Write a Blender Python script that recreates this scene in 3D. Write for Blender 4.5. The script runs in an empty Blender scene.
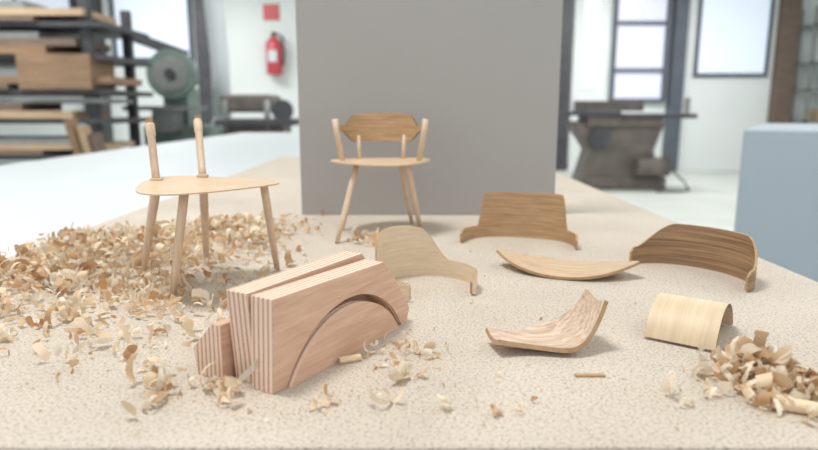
import bpy, bmesh, math, random
from mathutils import Vector, Matrix, Euler
random.seed(7)
S=bpy.context.scene
def lin(c):
    r=[]
    for v in c:
        v/=255.0
        r.append(v/12.92 if v<=.04045 else ((v+.055)/1.055)**2.4)
    return (r[0],r[1],r[2],1)
# ---------------- materials ----------------
def newmat(name,rough=.6,metal=0):
    m=bpy.data.materials.new(name); m.use_nodes=True
    n=m.node_tree.nodes; b=n['Principled BSDF']
    b.inputs['Roughness'].default_value=rough; b.inputs['Metallic'].default_value=metal
    return m,n,m.node_tree.links,b
def flat(name,c,rough=.6,metal=0,var=.06,scale=6):
    m,n,l,b=newmat(name,rough,metal)
    tc=n.new('ShaderNodeTexCoord'); no=n.new('ShaderNodeTexNoise'); no.inputs['Scale'].default_value=scale
    no.inputs['Detail'].default_value=4
    r=n.new('ShaderNodeValToRGB'); a=lin(c)
    r.color_ramp.elements[0].position=.3; r.color_ramp.elements[1].position=.7
    r.color_ramp.elements[0].color=tuple(x*(1-var) for x in a[:3])+(1,)
    r.color_ramp.elements[1].color=tuple(min(1,x*(1+var)) for x in a[:3])+(1,)
    l.new(tc.outputs['Object'],no.inputs['Vector']); l.new(no.outputs['Fac'],r.inputs['Fac']); l.new(r.outputs['Color'],b.inputs['Base Color'])
    return m
def wood(name,c1,c2,scl=(30,30,600),rough=.55,bump=.15,c3=None):
    m,n,l,b=newmat(name,rough)
    tc=n.new('ShaderNodeTexCoord'); mp=n.new('ShaderNodeMapping'); mp.inputs['Scale'].default_value=scl
    no=n.new('ShaderNodeTexNoise'); no.inputs['Scale'].default_value=1; no.inputs['Detail'].default_value=6; no.inputs['Roughness'].default_value=.65
    no.inputs['Distortion'].default_value=.4
    r=n.new('ShaderNodeValToRGB')
    r.color_ramp.elements[0].position=.33; r.color_ramp.elements[1].position=.66
    r.color_ramp.elements[0].color=lin(c1); r.color_ramp.elements[1].color=lin(c2)
    l.new(tc.outputs['Object'],mp.inputs['Vector']); l.new(mp.outputs['Vector'],no.inputs['Vector'])
    l.new(no.outputs['Fac'],r.inputs['Fac']); l.new(r.outputs['Color'],b.inputs['Base Color'])
    bp=n.new('ShaderNodeBump'); bp.inputs['Strength'].default_value=bump; bp.inputs['Distance'].default_value=.0006
    l.new(no.outputs['Fac'],bp.inputs['Height']); l.new(bp.outputs['Normal'],b.inputs['Normal'])
    return m
def plyedge(name,base,dark,freq,axis='Y',rough=.65):
    m,n,l,b=newmat(name,rough)
    tc=n.new('ShaderNodeTexCoord')
    w=n.new('ShaderNodeTexWave'); w.bands_direction=axis; w.inputs['Scale'].default_value=freq
    w.inputs['Distortion'].default_value=.5; w.inputs['Detail'].default_value=2; w.inputs['Detail Scale'].default_value=.4
    r=n.new('ShaderNodeValToRGB'); e=r.color_ramp.elements
    e[0].position=.0; e[0].color=lin(dark); e[1].position=.25; e[1].color=lin(base)
    e2=e.new(.9); e2.color=lin(tuple(min(255,c+14) for c in base))
    l.new(tc.outputs['Object'],w.inputs['Vector']); l.new(w.outputs['Fac'],r.inputs['Fac'])
    l.new(r.outputs['Color'],b.inputs['Base Color'])
    return m
def emis(name,c,s):
    m,n,l,b=newmat(name,.3)
    b.inputs['Base Color'].default_value=lin(c); b.inputs['Emission Color'].default_value=lin(c); b.inputs['Emission Strength'].default_value=s
    return m

# ---------------- builders ----------------
def root(name,loc=(0,0,0),rz=0):
    o=bpy.data.objects.new(name,None); o.empty_display_size=.02
    S.collection.objects.link(o); o.location=loc; o.rotation_euler=(0,0,rz); return o
def mk(name,verts,faces,mats,parent=None,smooth=False,mi=None,loc=(0,0,0),rot=(0,0,0),bevel=0):
    me=bpy.data.meshes.new(name); me.from_pydata([tuple(v) for v in verts],[],faces)
    for m in mats: me.materials.append(m)
    if mi: 
        for p,i in zip(me.polygons,mi): p.material_index=i
    bm=bmesh.new(); bm.from_mesh(me); bmesh.ops.recalc_face_normals(bm,faces=bm.faces); bm.to_mesh(me); bm.free()
    if smooth is True:
        for p in me.polygons: p.use_smooth=True
    elif smooth:
        for p,s in zip(me.polygons,smooth): p.use_smooth=s
    me.update()
    o=bpy.data.objects.new(name,me); S.collection.objects.link(o); o.location=loc; o.rotation_euler=rot
    if parent: o.parent=parent
    if bevel:
        b=o.modifiers.new('bevel','BEVEL'); b.width=bevel; b.segments=2; b.limit_method='ANGLE'
    return o
def box(name,lo,hi,mat,parent=None,bevel=0,rot=(0,0,0)):
    c=[(a+b)/2 for a,b in zip(lo,hi)]; h=[(b-a)/2 for a,b in zip(lo,hi)]
    v=[(sx*h[0],sy*h[1],sz*h[2]) for sx in(-1,1) for sy in(-1,1) for sz in(-1,1)]
    f=[(0,1,3,2),(4,6,7,5),(0,4,5,1),(2,3,7,6),(0,2,6,4),(1,5,7,3)]
    return mk(name,v,f,[mat],parent,loc=c,rot=rot,bevel=bevel)
def tube(name,pts,radii,mat,parent=None,n=16,squash=1):
    pts=[Vector(p) for p in pts]; V=[];F=[]
    if not hasattr(radii,'__len__'): radii=[radii]*len(pts)
    d=(pts[-1]-pts[0]).normalized(); ref=Vector((0,1,0)) if abs(d.y)<.9 else Vector((1,0,0))
    for i,p in enumerate(pts):
        a=pts[max(0,i-1)]; b=pts[min(len(pts)-1,i+1)]
        t=(b-a).normalized(); x=ref.cross(t).normalized(); y=t.cross(x)
        for k in range(n):
            an=2*math.pi*k/n
            V.append(p+x*math.cos(an)*radii[i]+y*math.sin(an)*radii[i]*squash)
    for i in range(len(pts)-1):
        for k in range(n):
            F.append((i*n+k,i*n+(k+1)%n,(i+1)*n+(k+1)%n,(i+1)*n+k))
    sm=[True]*len(F)
    F.append(tuple(range(n))); F.append(tuple(range((len(pts)-1)*n,len(pts)*n))); sm+= [False,False]
    return mk(name,V,F,[mat],parent,smooth=sm)
def sheet(name,f,nu,nv,th,mat,rim,parent=None,loc=(0,0,0),rot=(0,0,0)):
    P=[[Vector(f(i/nu,j/nv)) for j in range(nv+1)] for i in range(nu+1)]
    N=[[None]*(nv+1) for _ in range(nu+1)]
    for i in range(nu+1):
        for j in range(nv+1):
            a=P[min(nu,i+1)][j]-P[max(0,i-1)][j]; b=P[i][min(nv,j+1)]-P[i][max(0,j-1)]
            c=a.cross(b); N[i][j]=c.normalized() if c.length>1e-12 else Vector((0,0,1))
    V=[];F=[];sm=[];mi=[]
    idx=lambda s,i,j: s*(nu+1)*(nv+1)+i*(nv+1)+j
    for s in (.5,-.5):
        for i in range(nu+1):
            for j in range(nv+1): V.append(P[i][j]+N[i][j]*th*s)
    for s in (0,1):
        for i in range(nu):
            for j in range(nv):
                q=(idx(s,i,j),idx(s,i+1,j),idx(s,i+1,j+1),idx(s,i,j+1))
                F.append(q if s==0 else q[::-1]); sm.append(True); mi.append(0)
    loop=[(i,0) for i in range(nu)]+[(nu,j) for j in range(nv)]+[(i,nv) for i in range(nu,0,-1)]+[(0,j) for j in range(nv,0,-1)]
    base=len(V)
    for (i,j) in loop: V.append(P[i][j]+N[i][j]*th*.5); V.append(P[i][j]-N[i][j]*th*.5)
    L=len(loop)
    for k in range(L):
        k2=(k+1)%L
        F.append((base+2*k,base+2*k+1,base+2*k2+1,base+2*k2)); sm.append(False); mi.append(1)
    me=bpy.data.meshes.new(name); me.from_pydata([tuple(v) for v in V],[],F)
    me.materials.append(mat); me.materials.append(rim)
    for p,s_,m_ in zip(me.polygons,sm,mi): p.use_smooth=s_; p.material_index=m_
    me.update()
    o=bpy.data.objects.new(name,me); S.collection.objects.link(o); o.location=loc; o.rotation_euler=rot
    if parent: o.parent=parent
    return o
def prism(name,poly,lo,hi,axis,mats,parent=None,bevel=0,loc=(0,0,0),rot=(0,0,0)):
    def P(a,b,c): return (a,c,b) if axis=='y' else (c,a,b)
    n=len(poly); V=[P(a,b,lo) for a,b in poly]+[P(a,b,hi) for a,b in poly]
    F=[tuple(range(n)),tuple(range(n,2*n))]+[(k,(k+1)%n,n+(k+1)%n,n+k) for k in range(n)]
    mi=[0,0]+[len(mats)-1]*n
    return mk(name,V,F,mats,parent,mi=mi,loc=loc,rot=rot,bevel=bevel)
def sstep(a,b,x):
    t=max(0,min(1,(x-a)/(b-a))); return t*t*(3-2*t)

# ---------------- wood materials ----------------
M_beech=wood('beech_dowel',(208,178,150),(226,202,176),(400,400,25),.5,.1)
M_seat=wood('seat_veneer',(198,168,134),(222,196,164),(35,500,500),.5,.1)
M_oak=wood('oak_veneer',(160,124,86),(202,168,128),(22,22,520),.45,.2)
M_oakd=wood('dark_oak_laminate',(112,84,60),(190,154,116),(8,8,480),.45,.25)
M_birch=wood('birch_veneer',(216,194,164),(234,214,186),(30,30,420),.55,.1)
M_light=wood('light_ash_veneer',(180,150,116),(220,192,158),(18,420,420),.5,.15)
M_rough=wood('rough_sawn_ash',(176,148,124),(230,208,186),(26,420,300),.7,1.0)
M_shell=wood('ash_stripe',(210,186,152),(224,202,170),(300,18,18),.5,.1)
M_edge=flat('ply_rim',(180,146,108),.6,0,.15,300)
M_edged=flat('dark_ply_rim',(96,76,58),.6,0,.2,300)
M_mside=wood('mould_face_veneer',(204,162,136),(226,190,164),(22,300,240),.6,.2)
M_mply=plyedge('mould_ply_edge',(230,200,178),(166,124,102),88,'Y')

# ---------------- room ----------------
FL=-.85; YB=10.6
M_wall=flat('wall_paint',(222,228,227),.8,0,.03,1)
M_floor=flat('concrete_floor',(196,200,194),.5,0,.07,1.5)
M_ceil=flat('ceiling_paint',(225,228,228),.9,0,.02,1)
M_white=flat('white_laminate',(203,209,212),.5,0,.02,3)
M_dark=flat('dark_steel',(76,76,80),.5,.2,.2,8)
M_grey=flat('grey_steel',(140,144,142),.5,.2,.15,8)
M_green=flat('machine_green',(116,132,126),.5,0,.12,8)
M_cast=flat('cast_iron',(112,104,98),.55,.2,.25,5)
M_red=flat('red_enamel',(196,76,82),.35,0,.05,4)
M_frame=flat('window_frame_dark',(88,94,104),.5,0,.1,4)
M_glass=emis('window_pane',(206,215,228),.6)
M_glassl=emis('window_pane_tinted',(204,206,222),.5)
M_door=flat('door_paint',(228,232,232),.6,0,.02,2)
M_brown=wood('sawn_board',(122,96,74),(164,134,106),(3,40,40),.7,.2)
M_brown2=wood('dark_sawn_board',(94,82,74),(134,114,100),(3,40,40),.7,.2)
M_tan=wood('pale_sawn_board',(170,144,116),(198,174,144),(3,40,40),.7,.2)
box('floor',(-8,-3,FL-.1),(8,YB+.3,FL),M_floor)
box('ceiling',(-8,-3,2.5),(8,YB+.3,2.6),M_ceil)
box('wall_back',(-8,YB,FL),(8,YB+.2,2.5),M_wall)
box('wall_left',(-8.2,-3,FL),(-8,YB+.2,2.5),M_wall)
box('wall_right',(8,-3,FL),(8.2,YB+.2,2.5),M_wall)
box('baseboard_back',(-8,YB-.02,FL),(8,YB,FL+.12),M_grey)
def window(name,x0,x1,z0,z1,pane,rails=(),stiles=(),fw=.06):
    r=root(name,(0,YB,0))
    box('pane',(x0,-.02,z0),(x1,-.005,z1),pane,r)
    for nm,a,b in (('frame_left',(x0-fw,-.08,z0-fw),(x0,0,z1+fw)),('frame_right',(x1,-.08,z0-fw),(x1+fw,0,z1+fw)),
                   ('frame_bottom',(x0,-.08,z0-fw),(x1,0,z0)),('frame_top',(x0,-.08,z1),(x1,0,z1+fw))):
        box(nm,a,b,M_frame,r)
    for i,z in enumerate(rails): box('rail_%d'%i,(x0,-.07,z-.03),(x1,0,z+.03),M_frame,r)
    for i,x in enumerate(stiles): box('stile_%d'%i,(x-.03,-.07,z0),(x+.03,0,z1),M_frame,r)
    return r
window('window_1',3.4,4.2,.34,2.2,M_glassl,rails=(.8,1.55))
window('window_2',-7.2,-5.5,.9,2.2,M_glass,stiles=(-6.4,))
window('window_3',-4.8,-3.6,1.0,2.2,M_glass)
d=root('door_1',(0,YB,0))
box('leaf',(4.5,-.06,FL),(6.0,-.001,2.25),M_door,d)
box('glass',(4.75,-.08,.75),(5.85,-.06,2.1),M_glass,d)
for nm,a,b in (('bead_l',(4.69,-.1,.69),(4.75,-.06,2.16)),('bead_r',(5.85,-.1,.69),(5.91,-.06,2.16)),('bead_b',(4.75,-.1,.69),(5.85,-.06,.75)),('bead_t',(4.75,-.1,2.1),(5.85,-.06,2.16))):
    box(nm,a,b,M_frame,d)
box('handle',(4.6,-.12,.1),(4.66,-.06,.35),M_grey,d)
d=root('door_2',(0,YB,0))
box('leaf',(2.7,-.06,FL),(3.25,-.001,2.25),M_door,d)
box('glass',(2.85,-.08,.5),(3.1,-.06,2.0),M_glass,d)
box('handle',(2.75,-.1,.1),(2.79,-.06,.3),M_grey,d)
box('trim_1',(2.45,YB-.14,FL),(2.65,YB,2.5),M_dark)
box('trim_2',(4.3,YB-.2,FL),(4.5,YB,2.5),M_frame)
box('trim_3',(6.02,YB-.2,FL),(6.3,YB,2.5),M_brown2)
box('trim_4',(-5.35,YB-.2,FL),(-5.0,YB,2.5),M_dark)
box('trim_5',(-3.45,YB-.2,FL),(-3.28,YB,2.5),M_dark)
r=root('storage_shelf',(6.35,YB-.5,FL))
for x in (0,1.2):
    for y in (0,.4): box('upright',(x,y,0),(x+.05,y+.05,2.6),M_grey,r)
for k,z in enumerate((.3,.8,1.3,1.72,2.3)): box('shelf_%d'%k,(0,0,z),(1.25,.45,z+.04),M_grey,r)
for k in range(7):
    z=(.34,.84,1.34,1.76)[k%4]; x=.1+.15*k
    box('carton_%d'%k,(x,.05,z),(x+.13,.35,z+.14+.03*(k%3)),(M_white,M_tan,M_green)[k%3],r)

# ---------------- workbench and particle board ----------------
wb=root('workbench',(0,0,0))
box('top',(-1.3,.262,-.05),(.37,4.9,-.018),M_white,wb,bevel=.003)
for x in (-1.2,.22):
    for y in (.4,2.5,4.7): box('leg',(x,y,FL),(x+.08,y+.08,-.05),M_grey,wb)
box('rail_a',(-1.2,.42,-.14),(.3,.46,-.05),M_grey,wb); box('rail_b',(-1.2,4.72,-.14),(.3,4.76,-.05),M_grey,wb)

def boardmat():
    m,n,l,b=newmat('particle_board_face',.75)
    tc=n.new('ShaderNodeTexCoord')
    a=n.new('ShaderNodeTexNoise'); a.inputs['Scale'].default_value=9; a.inputs['Detail'].default_value=5
    r1=n.new('ShaderNodeValToRGB'); r1.color_ramp.elements[0].position=.3; r1.color_ramp.elements[1].position=.7
    r1.color_ramp.elements[0].color=lin((201,188,172)); r1.color_ramp.elements[1].color=lin((213,201,186))
    f=n.new('ShaderNodeTexNoise'); f.inputs['Scale'].default_value=560; f.inputs['Detail'].default_value=4; f.inputs['Roughness'].default_value=.75
    r2=n.new('ShaderNodeValToRGB'); r2.color_ramp.elements[0].position=.36; r2.color_ramp.elements[1].position=.5
    r2.color_ramp.elements[0].color=(.2,.16,.13,1); r2.color_ramp.elements[1].color=(1,1,1,1)
    v=n.new('ShaderNodeTexVoronoi'); v.inputs['Scale'].default_value=240
    r3=n.new('ShaderNodeValToRGB'); r3.color_ramp.elements[0].position=.08; r3.color_ramp.elements[1].position=.22
    r3.color_ramp.elements[0].color=(.36,.3,.25,1); r3.color_ramp.elements[1].color=(1,1,1,1)
    m1=n.new('ShaderNodeMixRGB'); m1.blend_type='MULTIPLY'; m1.inputs[0].default_value=.65
    m2=n.new('ShaderNodeMixRGB'); m2.blend_type='MULTIPLY'; m2.inputs[0].default_value=.65
    for t in (a,f,v): l.new(tc.outputs['Object'],t.inputs['Vector'])
    l.new(a.outputs['Fac'],r1.inputs['Fac']); l.new(f.outputs['Fac'],r2.inputs['Fac']); l.new(v.outputs['Distance'],r3.inputs['Fac'])
    l.new(r1.outputs['Color'],m1.inputs[1]); l.new(r2.outputs['Color'],m1.inputs[2])
    l.new(m1.outputs['Color'],m2.inputs[1]); l.new(r3.outputs['Color'],m2.inputs[2])
    l.new(m2.outputs['Color'],b.inputs['Base Color'])
    bp=n.new('ShaderNodeBump'); bp.inputs['Strength'].default_value=.25; bp.inputs['Distance'].default_value=.0006
    l.new(f.outputs['Fac'],bp.inputs['Height']); l.new(bp.outputs['Normal'],b.inputs['Normal'])
    return m
M_board=boardmat()
box('particle_board',(-.43,.266,-.0178),(.375,2.1,0),M_board,bevel=.001)
M_bd=flat('grey_card',(168,165,161),.8,0,.03,4)
r=root('backdrop_panel',(.028,.917,0),math.radians(-.6))
box('panel',(-.189,0,0),(.189,.014,.42),M_bd,r,bevel=.001)
prism('strut',[(.014,0),(.11,0),(.014,.22)],-.006,.006,'x',[M_bd],r)

# ---------------- miniature chairs ----------------
def seat(name,parent,cx,cy,R,z,th,dish,ang=0):
    V=[];F=[];n=72;m=10
    def rad(t): return R*(1+.035*math.cos(4*t)+.02*math.cos(2*t))
    for s in (0,1):
        for i in range(m+1):
            for k in range(n):
                t=2*math.pi*k/n; r=rad(t-ang)*max(i,.02)/m
                x=r*math.cos(t); y=r*math.sin(t)
                lx=x*math.cos(ang)+y*math.sin(ang)
                V.append((cx+x,cy+y,z+dish*(lx/R)**2-(th if s else 0)))
    for s in (0,1):
        o=s*(m+1)*n
        for i in range(m):
            for k in range(n):
                F.append((o+i*n+k,o+(i+1)*n+k,o+(i+1)*n+(k+1)%n,o+i*n+(k+1)%n))
        F.append(tuple(o+k for k in range(n)))
    a=m*n; b=(m+1)*n+m*n
    for k in range(n): F.append((a+k,a+(k+1)%n,b+(k+1)%n,b+k))
    return mk(name,V,F,[M_seat],parent,smooth=False)
c=root('miniature_chair',(-.18,.535,0))
def L(p): return (p[0]+.18,p[1]-.535,p[2])
seat('seat',c,.0075,0,.061,.0902,.0011,.004,math.radians(-35))
R1=[.0026,.0034,.0038,.0036]
def leg(name,a,b,par,conv,rs=R1):
    a=Vector(a);b=Vector(b); a.z+=.0006
    tube(name,[conv(a.lerp(b,t)) for t in (0,.3,.75,1)],rs,M_beech,par)
leg('leg_1',(-.196,.494,0),(-.181,.496,.0895),c,L)
leg('leg_2',(-.251,.566,0),(-.226,.553,.090),c,L,[.0026,.0034,.0042,.0044])
leg('leg_3',(-.130,.594,0),(-.132,.560,.0895),c,L)
leg('leg_4',(-.2054,.6126,0),(-.195,.585,.090),c,L,[.0026,.0034,.0040,.0042])
def post(name,a,b,par,conv):
    a=Vector(a);b=Vector(b)
    tube(name,[conv(a.lerp(b,t)) for t in (0,.2,.78,.82,.97,1)],[.0038,.0034,.0035,.0041,.0042,.0034],M_beech,par)
    e=b+(b-a).normalized()*.003
    box(name+'_tenon',tuple(q-w for q,w in zip(conv(e),(.0028,.0012,.004))),tuple(q+w for q,w in zip(conv(e),(.0028,.0012,.0025))),M_edge,par)
post('back_post_1',(-.226,.553,.09),(-.234,.567,.143),c,L)
post('back_post_2',(-.195,.585,.09),(-.211,.628,.145),c,L)
for i,p in enumerate(((-.226,.553),(-.195,.585))):
    x,y,_=L((p[0],p[1],0)); box('notch_block_%d'%i,(x-.0046,y-.0046,.086),(x+.0046,y+.0046,.095),M_seat,c,bevel=.0008)

c2=root('miniature_chair',(-.036,.795,0))
def L2(p): return (p[0]+.036,p[1]-.795,p[2])
seat('seat',c2,.0,0,.061,.0905,.0016,.002,math.radians(15))
leg('leg_1',(-.085,.715,0),(-.064,.765,.090),c2,L2)
leg('leg_2',(.015,.800,0),(-.002,.775,.090),c2,L2)
leg('leg_3',(.004,.845,0),(-.012,.83,.090),c2,L2)
leg('leg_4',(-.088,.80,0),(-.068,.825,.090),c2,L2)

def backrest(name,parent,Rx,Ry,phi,hc,ha,s0,s1,z0=lambda s:0,th=.0022,mat=None,rim=None,lean=0.0,off=0,loc=(0,0,0),power=1,crown=0):
    def f(u,v):
        s=2*u-1; p=s*phi+off
        k=abs(p)/phi
        h=ha+(hc-ha)*(1-sstep(s0,s1,k))-crown*min(k,s0)**2
        tip=1-.35*sstep(.93,1,abs(s))
        base=z0(k)
        z=base+v*h*tip+(1-tip)*h*.3
        sx=math.copysign(abs(math.sin(p))**power,math.sin(p))
        out=1+lean*(z-base)
        return (Rx*sx*out, Ry*math.cos(p)*out, z)
    return sheet(name,f,96,12,th,mat,rim,parent,loc=loc)
backrest('backrest',c2,.054,.052,math.radians(98),.039,.011,.40,.66,z0=lambda k:.113+.015*sstep(.40,.72,k),th=.0022,mat=M_oak,rim=M_edged,lean=1.5,crown=.02)
tube('back_post_1',[(-.048,-.008,.088),(-.055,-.006,.128),(-.057,-.006,.144)],[.0034,.0036,.0040],M_beech,c2)
tube('back_post_2',[(.048,-.008,.088),(.055,-.006,.128),(.057,-.006,.144)],[.0034,.0036,.0040],M_beech,c2)
tube('back_post_3',[(-.030,.036,.088),(-.032,.043,.122)],.0026,M_beech,c2)
tube('back_post_4',[(.028,.036,.088),(.030,.043,.122)],.0026,M_beech,c2)

# ---------------- loose bent parts ----------------
r=root('bent_plywood_backrest',(.125,.700,0),math.radians(-17))
backrest('shell',r,.066,.055,math.radians(92),.056,.015,.40,.52,mat=M_oak,rim=M_edge,power=.7)
r=root('bent_plywood_backrest',(.261,.567,0),math.radians(-56))
backrest('shell',r,.059,.045,math.radians(95),.042,.018,.38,.9,mat=M_oakd,rim=M_edge)
r=root('bent_plywood_backrest',(.015,.530,0),math.radians(37))
backrest('shell',r,.043,.045,math.radians(141),.049,.019,.22,.50,mat=M_birch,rim=M_edge,off=math.radians(18),crown=.06)
def fc(u,v):
    x=(u-.5)*.136; w=.033*(1-(abs(2*u-1))**2.6)+.0012
    return (x,(2*v-1)*w,.002+.013*(2*u-1)**2)
r=root('bent_plywood_seat',(.152,.588,0),math.radians(-22))
sheet('shell',fc,60,14,.0026,M_light,M_edge,r)
def fe(u,v):
    s=2*u-1
    x=s*.040
    z=.0018+(.0055*abs(s)**2 if s<0 else .028*s**2.0)
    w=.0125+.011*math.exp(-((s-.2)/.5)**2)
    if s>0: x-=.007*s**3
    return (x,(2*v-1)*w,z+.003*(2*v-1)**2)
r=root('rough_plywood_backrest',(.0935,.394,0),math.radians(12))
sheet('shell',fe,60,16,.003,M_rough,M_edge,r)
def fs(u,v):
    a0=math.radians(22); a=a0+(math.pi-2*a0)*v; R=.034
    return ((u-.5)*.045,-R*math.cos(a),R*(math.sin(a)-math.sin(a0))+.0014)
r=root('bent_plywood_shell',(.199,.419,0),math.radians(-36))
sheet('shell',fs,20,48,.0028,M_shell,M_edged,r)

# ---------------- plywood mould ----------------
r=root('plywood_bending_mould',(-.069,.330,0),math.radians(58.8))
Rm=.0666; cz=-.0336; cs=.0575
def arc(c0,c1,R,a0,a1,n): return [(c0+R*math.cos(a0+(a1-a0)*k/n),c1+R*math.sin(a0+(a1-a0)*k/n)) for k in range(n+1)]
aM=math.asin(-cz/Rm)
male=arc(cs,cz,Rm,aM,math.pi-aM,36)
prism('male_former',male,-.003,.016,'y',[M_mside,M_mply],r,bevel=.0003)
R2=Rm+.0024; c2z=cz+.0014; a2=math.asin(-c2z/R2)
fem=[(-.009,.054),(.100,.052),(.112,.040),(.134,.010),(.130,0)]+arc(cs+.0035,c2z,R2,a2,math.pi-a2,36)+[(-.0115,.0)]
prism('female_former',fem,0,.0165,'y',[M_mside,M_mply],r,bevel=.0004)
prism('rear_half',[(-.010,.055),(.104,.055),(.132,.022),(.132,0),(-.006,0)],.0182,.034,'y',[M_mside,M_mply],r,bevel=.0004,rot=(0,0,math.radians(1.5)))
prism('side_block',[(.037,0),(.058,0),(.061,.016),(.044,.034),(.037,.034)],-.014,.075,'x',[M_mply,M_mside],r,bevel=.0004)

# ---------------- shavings ----------------
def shavmat():
    m,n,l,b=newmat('wood_shaving',.6)
    at=n.new('ShaderNodeVertexColor'); at.layer_name='tint'
    l.new(at.outputs['Color'],b.inputs['Base Color'])
    tr=n.new('ShaderNodeBsdfTranslucent'); l.new(at.outputs['Color'],tr.inputs['Color'])
    mx=n.new('ShaderNodeMixShader'); mx.inputs[0].default_value=.3
    l.new(b.outputs['BSDF'],mx.inputs[1]); l.new(tr.outputs['BSDF'],mx.inputs[2]); l.new(mx.outputs['Shader'],n['Material Output'].inputs['Surface'])
    return m
M_shav=shavmat()
PAL=[(248,234,210),(242,220,188),(226,194,156),(250,240,222),(206,164,122),(244,224,196),(232,202,166),(248,232,206)]
def shavings(name,groups):
    V=[];F=[];C=[]
    for (cx,cy,sx,sy,h,n,sc,clip) in groups:
        for _ in range(n):
            x=random.gauss(cx,sx); y=random.gauss(cy,sy)
            if x<-.42 or x>.36 or y<.275: continue
            if clip and clip(x,y): continue
            g=math.exp(-((x-cx)/sx)**2*.4-((y-cy)/sy)**2*.4)
            zr=random.random()**.8*h*g
            big=1.0+.9*random.random()**3
            rc=random.uniform(.002,.0062)*sc*big; al=random.uniform(1.0,5.0); w=random.uniform(.001,.0036)*sc*big; dr=random.uniform(-.006,.006)*sc*big
            if random.random()<.4: rc*=2.0; al*=.4
            E=Euler((math.pi/2+random.gauss(0,.5),random.gauss(0,.5),random.uniform(0,6.28))).to_matrix()
            if random.random()<.5: E=Euler((random.gauss(0,.7),random.gauss(0,.7),random.uniform(0,6.28))).to_matrix()
            a0=random.uniform(0,6.28); m=max(6,int(al*3.5)); pts=[]
            tap=random.uniform(.5,1)
            for i in range(m+1):
                t=i/m; a=a0+al*t; rr=rc*(1-.35*t); ww=w*(1-(1-tap)*t)*(.5 if i in(0,m) else random.uniform(.85,1.1))
                for sd in (-1,1):
                    pts.append(E@Vector((rr*math.cos(a),rr*math.sin(a),dr*t+sd*ww)))
            mz=min(p.z for p in pts); b=len(V)
            for p in pts: V.append((x+p.x,y+p.y,max(.0002,p.z-mz+zr+.0003)))
            for i in range(m): F.append((b+2*i,b+2*i+1,b+2*i+3,b+2*i+2))
            col=random.choice(PAL); k=random.uniform(.9,1.03); col=lin(tuple(min(255,q*k) for q in col))
            C+= [col]*len(pts)
    me=bpy.data.meshes.new(name); me.from_pydata(V,[],F); me.materials.append(M_shav)
    ca=me.color_attributes.new('tint','FLOAT_COLOR','POINT')
    for i,cc in enumerate(C): ca.data[i].color=cc
    for p in me.polygons: p.use_smooth=True
    me.update(); o=bpy.data.objects.new(name,me); S.collection.objects.link(o); return o
def inmould(x,y):
    dx=x+.069;dy=y-.330; s=dx*.518+dy*.855; t=-dx*.855+dy*.518
    if -.02<s<.138 and -.009<t<.066: return True
    return (abs(x-.0935)<.05 and abs(y-.394)<.03) or (abs(x-.199)<.04 and abs(y-.419)<.045)
shavings('wood_shavings',[(-.31,.645,.072,.07,.022,1500,.88,None),(-.225,.775,.045,.045,.014,520,.85,None),(-.335,.54,.05,.045,.012,430,.9,None),
   (-.22,.48,.055,.04,.006,230,.8,inmould),(-.20,.40,.05,.03,.003,50,.85,inmould),(-.29,.41,.06,.04,.002,50,.7,inmould)])
shavings('wood_shavings',[(-.138,.328,.008,.014,.006,24,.95,inmould),(-.088,.324,.016,.008,.006,56,.75,inmould),(-.02,.385,.02,.015,.003,30,.65,inmould),(.01,.372,.01,.006,.002,8,.7,inmould)])
shavings('wood_shavings',[(.203,.334,.013,.014,.015,200,.9,None),(.214,.308,.014,.008,.007,40,.95,None)])
shavings('wood_shavings',[(-.045,.72,.016,.010,.006,45,.8,None)])
shavings('wood_shavings',[(x,y,.005,.003,.002,4,.75,inmould) for x,y in ((-.045,.305),(.02,.305),(.053,.298),(.15,.305),(-.012,.312),(.0,.34),(.16,.318),(-.115,.36))]
   +[(.0,.32,.13,.04,.0,18,.4,inmould),(.05,.45,.2,.15,.0,60,.2,inmould),(-.1,.40,.12,.06,0,120,.28,inmould),(0,.31,.2,.03,0,150,.18,inmould)])
def roll(name,p,ang,ln,R,mat):
    def f(u,v):
        a=v*4*math.pi*.9; rr=R*(.55+.45*v)
        return ((u-.5)*ln,rr*math.cos(a),R+rr*math.sin(a))
    r=root(name,p,ang); sheet('ribbon',f,8,48,.0003,mat,mat,r)
M_curl=wood('shaving_curl',(226,196,156),(246,226,196),(60,300,300),.6,.1)
roll('curled_shaving',(.207,.298,0),math.radians(-25),.034,.0038,M_curl)
roll('curled_shaving',(-.037,.366,0),math.radians(25),.014,.0022,M_curl)
box('wood_sliver',(.098,.343,.0),(.116,.346,.0014),M_oak,bevel=.0003)

# ---------------- background machinery ----------------
r=root('timber_rack',(-4.25,4.9,FL))
for x in (0,1.75):
    for y in (0,.7): box('post',(x,y,0),(x+.07,y+.07,1.85),M_dark,r)
mats=[M_brown,M_brown2,M_tan,M_brown2]
for k,z in enumerate((.25,.62,.9,1.12,1.38,1.62)):
    box('arm_%d'%k,(-.05,-.05,z),(1.95,.8,z+.04),M_dark,r)
    zz=z+.04
    for j in range(3):
        h=random.uniform(.03,.06); x0=random.uniform(-.3,.3); x1=random.uniform(1.2,2.0)
        box('plank_%d_%d'%(k,j),(x0,-.08+.02*j,zz),(x1,.5,zz+h),mats[(k+j)%4] if j<2 else M_grey,r); zz+=h
box('crate',(1.3,-.1,1.16),(1.85,.3,1.42),M_brown,r)
r=root('leaning_boards',(-2.35,4.45,FL))
for k in range(3): box('board_%d'%k,(.0+.07*k,.02*k,0),(.05+.07*k,.1+.02*k,.95-.05*k),(M_brown,M_tan,M_brown2)[k],r,rot=(0,math.radians(-12),0))
r=root('disc_sander',(-2.33,6.25,FL))
box('cabinet',(-.3,-.05,0),(.3,.45,.85),M_green,r,bevel=.02)
tube('disc',[(0,-.02,1.35),(0,.06,1.35)],.24,M_green,r,n=40)
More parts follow.
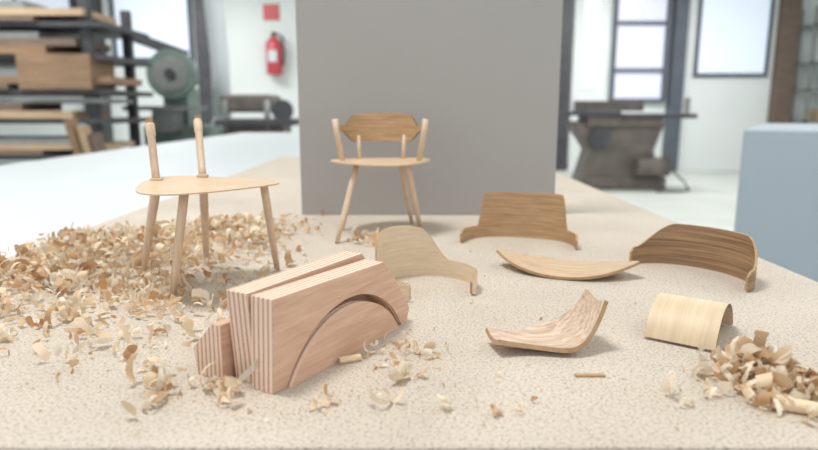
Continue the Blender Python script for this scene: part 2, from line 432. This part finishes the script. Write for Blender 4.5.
tube('disc_face',[(0,-.03,1.35),(0,-.02,1.35)],.17,M_grey,r,n=40)
tube('hub',[(0,-.06,1.35),(0,-.03,1.35)],.05,M_dark,r)
box('motor_stand',(-.12,.06,.85),(.12,.4,1.22),M_green,r)
tube('motor',[(0,.06,1.35),(0,.45,1.35)],.13,M_green,r,n=24)
box('table',(-.35,-.35,1.0),(.35,-.04,1.04),M_grey,r)
box('table_bracket',(-.1,-.3,.8),(.1,-.04,1.0),M_grey,r)
box('belt_guard',(-.55,0,1.6),(.15,.12,1.7),M_dark,r,rot=(0,math.radians(20),0))
r=root('extraction_duct',(-2.1,7.1,FL))
tube('pipe',[(0,0,.9),(0,0,1.6),(-.05,0,2.4),(-.08,0,3.3)],.1,M_white,r,n=24)
tube('hood',[(0,0,.75),(0,0,.92)],[.16,.1],M_white,r,n=24)
box('stand',(-.1,-.1,0),(.1,.1,.76),M_grey,r)
r=root('thickness_planer',(-1.6,5.9,FL))
box('base',(-.2,0,0),(.42,.6,.75),M_grey,r,bevel=.02)
box('table',(-.22,-.05,.86),(.55,.65,.92),M_dark,r,bevel=.01)
box('neck',(-.15,.1,.75),(.4,.5,.86),M_cast,r)
box('head',(-.2,.1,.98),(.3,.55,1.15),M_cast,r,bevel=.03)
for x in (-.15,.25): tube('column',[(x,.1,.75),(x,.1,1.1)],.03,M_grey,r)
tube('handwheel',[(.42,.0,1.0),(.42,-.03,1.0)],.1,M_dark,r,n=24)
r=root('fire_extinguisher',(-2.2,YB-.14,.72))
tube('cylinder',[(0,0,0),(0,0,.03),(0,0,.5),(0,0,.57),(0,0,.6)],[.1,.13,.13,.08,.04],M_red,r,n=24)
tube('valve',[(0,0,.6),(0,0,.68)],.035,M_dark,r)
tube('hose',[(.03,-.02,.66),(.15,-.03,.6),(.17,-.03,.35),(.15,-.03,.15)],.018,M_dark,r)
box('label',(-.07,-.135,.2),(.07,-.12,.38),M_white,r)
box('bracket',(-.05,.1,.1),(.05,.14,.5),M_dark,r)
box('wall_sign',(-2.38,YB-.02,1.6),(-2.12,YB-.001,1.85),M_red)
r=root('jointer_machine',(2.75,7.9,FL))
box('base',(-.55,0,0),(.55,.5,.16),M_cast,r,bevel=.03)
prism('body',[(-.55,.14),(.45,.14),(.38,.5),(.5,.86),(-.7,.86),(-.45,.5)],.05,.45,'y',[M_cast],r,bevel=.02)
box('table_left',(-.95,-.05,.93),(-.1,.5,.99),M_dark,r,bevel=.01)
box('table_right',(-.06,-.05,.90),(.85,.5,.96),M_dark,r,bevel=.01)
box('fence',(-.6,.3,.99),(.3,.34,1.12),M_cast,r)
box('cutter_block',(-.5,0,.8),(.45,.5,.93),M_cast,r)
tube('handwheel',[(-.35,-.02,.65),(-.35,-.06,.65)],.13,M_dark,r,n=28)
tube('motor',[(.1,-.1,.3),(.5,-.1,.3)],.12,M_cast,r,n=24)
tube('cable',[(.5,-.12,.3),(.7,-.15,.12),(.75,-.2,.02),(.6,-.3,.015),(.3,-.3,.015)],.012,M_dark,r)
M_blue=flat('blue_grey_paint',(172,184,194),.5,0,.03,2)
r=root('storage_cabinet',(.80,1.5,FL),math.radians(-32))
box('body',(0,0,.04),(.62,.8,.96),M_blue,r,bevel=.006)
box('plinth',(.03,.03,0),(.59,.77,.04),M_dark,r)

# ---------------- lights ----------------
def lamp(x,y,z,sx,sy,P,col=(1,.99,.975)):
    r=root('ceiling_lamp',(x,y,z))
    box('housing',(-sx/2-.03,-sy/2-.03,.01),(sx/2+.03,sy/2+.03,.06),M_white,r)
    ld=bpy.data.lights.new('tube_light','AREA'); ld.shape='RECTANGLE'; ld.size=sx; ld.size_y=sy; ld.energy=P; ld.color=col
    o=bpy.data.objects.new('tube_light',ld); S.collection.objects.link(o); o.parent=r
lamp(-.65,.6,2.4,.65,.5,48)
lamp(2.2,.2,2.4,1.5,.3,22)
for x in (-3.5,3.5):
    for y in (4,8.5): lamp(x,y,2.4,2.0,.6,102)
lamp(0,6.5,2.4,2,.6,50)
w=bpy.data.worlds.new('World'); S.world=w; w.use_nodes=True
w.node_tree.nodes['Background'].inputs[0].default_value=(.92,.96,1,1); w.node_tree.nodes['Background'].inputs[1].default_value=1.1

# ---------------- camera ----------------
cd=bpy.data.cameras.new('Camera'); cam=bpy.data.objects.new('Camera',cd); S.collection.objects.link(cam)
cam.location=(0,0,.155); cam.rotation_euler=(math.radians(90-10.51),0,0)
cd.sensor_width=36; cd.lens=27.3; cd.clip_start=.01; cd.clip_end=60
cd.dof.use_dof=True; cd.dof.focus_distance=.46; cd.dof.aperture_fstop=6.0
S.camera=cam
S.view_settings.view_transform='Standard'
